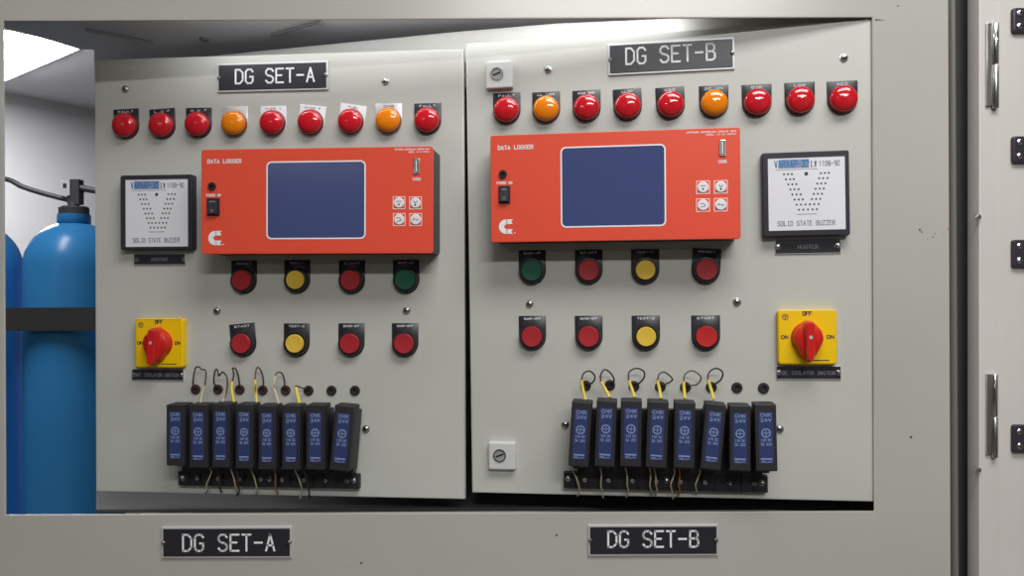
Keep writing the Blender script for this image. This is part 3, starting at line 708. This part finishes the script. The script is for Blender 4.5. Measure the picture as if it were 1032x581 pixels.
def relay(key, q, idx, label, shade):
    P = SIDE[key]; tlx, trx, blx, brx, ty, by = q
    ty += 2.3
    if key == 'A': trx -= 1.5; brx -= 1.5
    T = P.at((tlx + trx) / 2, ty, RH1); B = P.at((blx + brx) / 2, by, RH1)
    wl = (P.at(trx, ty, RH1)[0] - P.at(tlx, ty, RH1)[0] + P.at(brx, by, RH1)[0] - P.at(blx, by, RH1)[0]) / 4
    cx, cy = (T[0] + B[0]) / 2, (T[1] + B[1]) / 2
    ang = math.atan2(-(T[0] - B[0]), T[1] - B[1]); h = math.hypot(T[0] - B[0], T[1] - B[1]) / 2
    t = thing('plug_in_relay', label, 'relay', P.mat(cx, cy, ang, 0), 'relays of the DG SET-%s panel' % key)
    w = wl
    m = MB(); m.slab(-w + .3, w - .3, -h, h, RH0, RH1, 'relay_body', 1.2, 1.5)
    m.build('body', t)
    # socket block that carries it on the rail
    m = MB(); m.slab(-w + 1.2, w - 1.2, -h - 5, h - 8, 12.5, RH0, 'socket', .5); m.slab(-w + 4, w - 4, -h - 8.5, -h - 4, 12.5, RH0 - 8, 'socket'); m.build('socket', t)
    lw, l0, l1 = w * .64, -h * .76, h * .77
    m = MB(); z = RH1 + .25
    m.slab(-lw, lw, l0, l1, RH1 - .2, z, 'relay_label')
    Hh = l1 - l0; Yl = lambda f: l1 - Hh * f
    m.text('CHK', -lw * .7, lw * .75, Yl(.09), Hh * .06, .9, z - .05, 'relay_print'); m.text('24V', -lw * .7, lw * .75, Yl(.19), Hh * .06, .9, z - .05, 'relay_print')
    m.ring(0, Yl(.41), lw * .50, lw * .68, z - .1, z + .1, 'relay_print', 20); m.seg((-lw * .6, Yl(.41)), (lw * .6, Yl(.41)), .9, z - .05, 'relay_print'); m.seg((0, Yl(.36)), (0, Yl(.46)), .9, z - .05, 'relay_print')
    m.text('110 DC', -lw * .7, lw * .7, Yl(.57), Hh * .045, .7, z - .05, 'relay_print'); m.text('5A 2CO', -lw * .7, lw * .7, Yl(.65), Hh * .045, .7, z - .05, 'relay_print')
    m.slab(-lw * .8, lw * .8, Yl(.93), Yl(.90), z - .1, z + .06, 'relay_print'); m.text('RELAY', -lw * .7, lw * .7, Yl(.985), Hh * .03, .5, z - .05, 'relay_print')
    m.build('label', t)
    return t
posn = ['leftmost', 'second from the left', 'third from the left', 'fourth from the left', 'fourth from the right', 'third from the right', 'second from the right', 'rightmost']
for i, q in enumerate(RELA):
    relay('A', q, i, 'black relay with blue label, %s on the left panel' % posn[i] + (', leaning right' if i == 7 else ''), 0)
for i, q in enumerate(RELB):
    relay('B', q, i, 'black relay with blue label, %s on the right panel' % posn[i] + (', leaning right' if i in (0, 5) else ''), 0)

# ------------------------------------------------------------------ wires
def wire(key, pts, r, mn, label, sleeve=None, name='wire', group=None):
    """pts: (px, py, height over the panel)"""
    P = SIDE[key]; Q = [P.at(px, py, h) + (h,) for px, py, h in pts]
    o = Q[0]
    t = thing(name, label, 'wire', P.mat(o[0], o[1], 0, 0), group)
    m = MB(off=(-o[0], -o[1], 0)); m.tube(Q, r, mn, 8, 6); m.build('conductor', t)
    if sleeve:
        S = [P.at(px, py, h) + (h,) for px, py, h in sleeve[0]]
        m = MB(off=(-o[0], -o[1], 0)); m.tube(S, sleeve[2], sleeve[1], 8, 4); s_ = m.build('sleeve', t); s_['label'] = 'yellow wire sleeve'
    return t
gB = 'wire loops above the right relays'; gA = 'wire loops above the left relays'
LB_ = [  # conductor loop from the grommet up and over to the sleeve top, then the sleeve
    ([(592, 389, 1), (598, 385, 9), (599.3, 379, 14), (594, 374.3, 18), (588, 377, 20), (586, 384, 22)], [(586, 383.5, 22), (587.5, 393, 24), (590.5, 405, 28)]),
    ([(617, 388, 1), (619, 383, 9), (615.5, 376.5, 14), (609.5, 372.8, 18), (605.5, 378, 20), (605.5, 385, 22)], [(605.5, 385, 22), (610, 392.5, 24), (614.5, 401, 30)]),
    ([(642, 388, 1), (648.5, 382, 9), (649, 375, 14), (641.5, 371.5, 18), (634, 375.5, 20), (633.5, 384, 22)], [(633.5, 384, 22), (636.5, 391.5, 24), (639.5, 401, 30)]),
    ([(667, 388.5, 1), (675, 385.5, 9), (677.5, 382, 14), (670, 375.5, 18), (664.5, 377.5, 20), (662.3, 385, 22)], [(662.3, 384, 22), (664.5, 392, 24), (666, 402, 30)]),
    ([(692.5, 388.5, 1), (702, 388, 9), (706.5, 380.5, 14), (698, 374, 18), (690.5, 377.5, 20), (689, 385, 22)], [(689, 385, 22), (689.3, 392, 24), (690.3, 402, 30)]),
    ([(719, 388, 1), (726.5, 383, 9), (728.2, 375.5, 14), (721.5, 371.5, 18), (714.5, 376, 20), (713.3, 384, 22)], [(713.3, 383, 22), (716.5, 392.5, 24), (719.3, 403, 30)])]
LBN = ['dark wire loop with yellow sleeve over the leftmost relay, right panel', 'dark wire loop with yellow sleeve over the second relay, right panel', 'tall dark wire loop over the third relay from left, right panel',
       'slack brown wire loop over the fourth relay from left, right panel', 'pale wire loop over the fourth relay from right, right panel', 'dark wire loop with yellow sleeve, last loop before the empty grommets']
for i, (c, s_) in enumerate(LB_):
    wire('B', c, .95 if i != 4 else .8, 'wire_dark' if i not in (3, 4) else 'wire_brown', LBN[i], (s_, 'wire_yellow', 1.75), 'wire_loop', gB)
LA_ = [
    ([(196.5, 392, 1), (194.5, 386, 8), (196.8, 372, 14), (200.5, 370, 16), (203, 372.5, 18), (207.5, 374.5, 20), (206.5, 388, 22), (203.5, 398, 26), (202, 408, 32)], 'wire_brown', 1.0, ([(206.3, 389, 22), (203.5, 398, 26), (202, 408, 32)], 'wire_beige', 1.4)),
    ([(219, 392, 1), (215.5, 385, 8), (216.8, 374, 14), (219, 373, 15), (220.5, 379, 18), (224.5, 375.3, 20), (229, 382, 22), (228, 396, 26), (223.5, 407, 32)], 'wire_dark', 1.0, ([(228.6, 388, 23), (227.5, 397, 26), (223.5, 407, 32)], 'wire_beige', 1.4)),
    ([(241.5, 391, 1), (240.5, 381, 8), (238, 373, 12), (234.5, 371.5, 15), (235.5, 378, 18), (233.5, 389, 22), (235, 399, 26), (236, 406, 30)], 'wire_dark', 1.0, ([(234.2, 385, 20), (233.5, 393, 24), (236, 406, 30)], 'wire_yellow', 1.6)),
    ([(264.5, 393, 1), (265.5, 385, 8), (263.5, 375, 12), (259.5, 370.5, 15), (257.5, 377, 18), (257.3, 390, 24), (258.5, 406, 30)], 'wire_brown', 1.0, ([(257.3, 383, 21), (257.3, 392, 24), (258.8, 406, 30)], 'wire_yellow', 1.6)),
    ([(287, 392, 1), (286.5, 383, 8), (284, 376.5, 12), (279.5, 375.8, 15), (276.8, 381, 18), (275.3, 388, 22), (278, 397, 26), (280, 408, 31)], 'wire_brown', 1.0, ([(277.5, 379.5, 17), (275.3, 389, 22), (278, 397, 26), (281, 408, 31)], 'wire_cream', 1.5)),
    ([(310, 393.5, 1), (304, 391.3, 10), (298, 389.5, 16), (297.5, 393, 20), (300, 400, 25), (302, 407, 31)], 'wire_dark', .9, ([(298, 391, 19), (300, 399, 25), (302, 407, 31)], 'wire_yellow', 2.0))]
LAN = ['brown and beige wire loop over the leftmost two relays, left panel', 'dark wire loop at the second brown grommet, left panel', 'dark wire with yellow sleeve at the third grommet, left panel',
       'thin wire with long yellow sleeve at the fourth grommet, left panel', 'curved wire with cream sleeve at the fifth grommet, left panel', 'short yellow wire bent to the sixth grommet, left panel']
for i, (c, mn, r, s_) in enumerate(LA_):
    wire('A', c, r, mn, LAN[i], s_, 'wire_loop', gA)
# short wires dropping from the sockets across the rail
low = {'A': [(213, 208, 497, 'wire_cream'), (233.5, 237, 498, 'wire_cream'), (254, 258, 500, 'wire_cream'), (277, 277.5, 498, 'wire_orange'), (298, 303, 503, 'wire_cream'), (220, 221, 496, 'wire_dark'), (239, 240, 500, 'wire_dark'), (307, 310, 502, 'wire_dark')],
       'B': [(578, 583, 500, 'wire_cream'), (606, 605.5, 502, 'wire_cream'), (631.5, 632, 501, 'wire_cream'), (655.5, 655, 498, 'wire_cream'), (660, 661, 500, 'wire_beige'), (680, 676, 503, 'wire_cream'), (685, 684, 500, 'wire_orange'), (705.5, 701, 497, 'wire_cream')]}
for key, lst in low.items():
    nm = 'left' if key == 'A' else 'right'
    order = sorted(range(len(lst)), key=lambda k: lst[k][0])
    for rank, k in enumerate(order):
        a, b, yb_, mn = lst[k]
        nmcol = {'wire_cream': 'cream', 'wire_orange': 'ochre', 'wire_dark': 'dark', 'wire_beige': 'beige'}[mn]
        wire(key, [(a - 1.2, 472, 21), (a, 476, 22), ((a + b) / 2 + .4, 482, 20), (b, 489, 18), (b + 1.2, 495, 12), (b + (2.5 if k % 2 else -1), yb_, 4), (b + 1, yb_ - 2.5, 2)], .9, mn,
             'short %s wire crossing the terminal rail, %s from left on %s panel' % (nmcol, ORD[rank], nm), None, 'wire_tail', 'wire tails below the %s relays' % nm)
        # dark lower end of the same wire

# ------------------------------------------------------------------ gas cylinders behind the cabinet
CYD = 1.95
def gas_cylinder(cxp, label):
    p = atY(cxp, 290.5, CYD); S = CYD / F
    zt_ = lambda py: 1.4 + (CY - py) * S
    t = thing('gas_cylinder', label, 'gas cylinder', Matrix.Translation((p.x, CYD, 0)), 'blue gas cylinders')
    Rr = 45.5 * S
    m = MB(1.0)
    prof = [(Rr * .86, 0.0), (Rr * .97, .015), (Rr, .05), (Rr, zt_(268))]
    zs, zn = zt_(268), zt_(223)
    for a in range(10, 75, 8): prof.append((Rr * math.cos(R(a)) ** .9, zs + (zn - zs) * math.sin(R(a)) / math.sin(R(76))))
    prof += [(15.5 * S, zn + .002), (15.2 * S, zt_(214))]
    m.loft([circle(0, 0, r, z, 48) for r, z in prof], 'cylinder_blue'); m.build('body', t, angle=50)
    m = MB(1.0); m.loft([circle(0, 0, 14 * S, zt_(215), 32), circle(0, 0, 14 * S, zt_(207.5), 32), circle(0, 0, 12.5 * S, zt_(206), 32), circle(0, 0, 6 * S, zt_(205.5), 32)], 'collar'); m.build('neck_ring', t)
    m = MB(1.0); m.loft([circle(0, 0, 6 * S, zt_(207), 20), circle(0, 0, 5 * S, zt_(200), 20), circle(0, 0, 4.5 * S, zt_(180), 20)], 'valve_grey')
    m.box((-4 * S, -5 * S, zt_(204)), (7.5 * S, 5 * S, zt_(179)), 'valve_grey')
    m.loft([[(6 * S, 3.6 * S * math.cos(k), zt_(187) + 3.6 * S * math.sin(k)) for k in [2 * math.pi * i / 16 for i in range(16)]], [(24 * S, 3.0 * S * math.cos(k), zt_(190.5) + 3.0 * S * math.sin(k)) for k in [2 * math.pi * i / 16 for i in range(16)]]], 'valve_grey')
    v_ = m.build('valve', t)
    m = MB(1.0); m.box((-10 * S, -7 * S, zt_(195.5)), (-.5 * S, -5 * S, zt_(179.5)), 'white'); m.box((-7 * S, -7.3 * S, zt_(188)), (-3.5 * S, -6.8 * S, zt_(183.5)), 'print_dark'); m.build('valve_tag', v_)['label'] = 'white tag on the valve'
    m = MB(1.0); m.tube([(-2 * S, 0, zt_(199)), (-10 * S, -2 * S, zt_(198)), (-28 * S, -6 * S, zt_(193)), (-46 * S, -9 * S, zt_(187)), (-58 * S, -9 * S, zt_(180.5)), (-70 * S, -8 * S, zt_(178)), (-84 * S, -6 * S, zt_(179))], 2.6 * S, 'valve_grey', 12, 6); m.build('discharge_pipe', t)
    return t
gas_cylinder(75, 'blue gas cylinder with grey valve and pipe, beside the left panel')
gas_cylinder(-29, 'blue gas cylinder at the left edge, mostly cut off')
# rack that holds them: front and rear bars between two posts
pc = atY(22, 318, CYD); S = CYD / F; Rr = 46 * S
t = thing('cylinder_rack', 'dark steel rack bar running across the front of the blue gas cylinders', 'rack', Matrix.Translation((pc.x, CYD, 0)))
yf = -Rr - .004; z0 = 1.4 + (CY - 330.5) * (CYD - Rr) / F; z1 = 1.4 + (CY - 307.5) * (CYD - Rr) / F
for nm, y0, y1 in (('clamp_bar', yf - .02, yf), ('rear_bar', -yf, -yf + .02)):
    m = MB(1.0); m.box((-.34, y0, z0), (.42, y1, z1), 'rack_steel'); m.build(nm, t)
for x in (-.34, .38):
    m = MB(1.0); m.box((x, yf, 0), (x + .04, -yf, .04), 'rack_steel'); m.box((x, yf, .0), (x + .04, yf + .04, z1 + .02), 'rack_steel'); m.box((x, -yf - .04, 0), (x + .04, -yf, z1 + .02), 'rack_steel'); m.build('post', t)

# ------------------------------------------------------------------ light: the ceiling lamps of the room
def area(name, loc, size, energy, rot=(0, 0, 0), col=(1, 1, 1)):
    l = bpy.data.lights.new(name, 'AREA'); l.shape = 'RECTANGLE'; l.size, l.size_y = size; l.energy = energy; l.color = col
    o = bpy.data.objects.new(name, l); COL.objects.link(o); o.location = loc; o.rotation_euler = rot
    return o
area('ceiling_lamp_near', (.44, .12, 2.52), (1.1, .5), 21, col=(1, .99, .97))
area('ceiling_lamp_behind', (.44, -1.42, 2.54), (1.25, .16), 46, col=(1, .99, .97))
area('ceiling_lamp_far', (-2.3, -3.7, 2.54), (1.6, .10), 24, col=(1, 1, 1))
area('ceiling_lamp_side', (-1.15, 1.05, 2.54), (.16, 1.0), 15, col=(1, 1, 1))
area('added_strip_lamp', (-.10, .912, 1.4 + .312), (.60, .008), .32, (R(62), 0, 0))  # added unseen lamp, lifts the rail and the panel tops

w = bpy.data.worlds.new('world'); scene.world = w; w.use_nodes = True
w.node_tree.nodes['Background'].inputs[0].default_value = (.5, .5, .52, 1); w.node_tree.nodes['Background'].inputs[1].default_value = .2
scene.view_settings.view_transform = 'Standard'
scene.view_settings.look = 'None'
scene.view_settings.exposure = 0.0
scene.view_settings.gamma = 1.0
scene.view_settings.use_curve_mapping = False
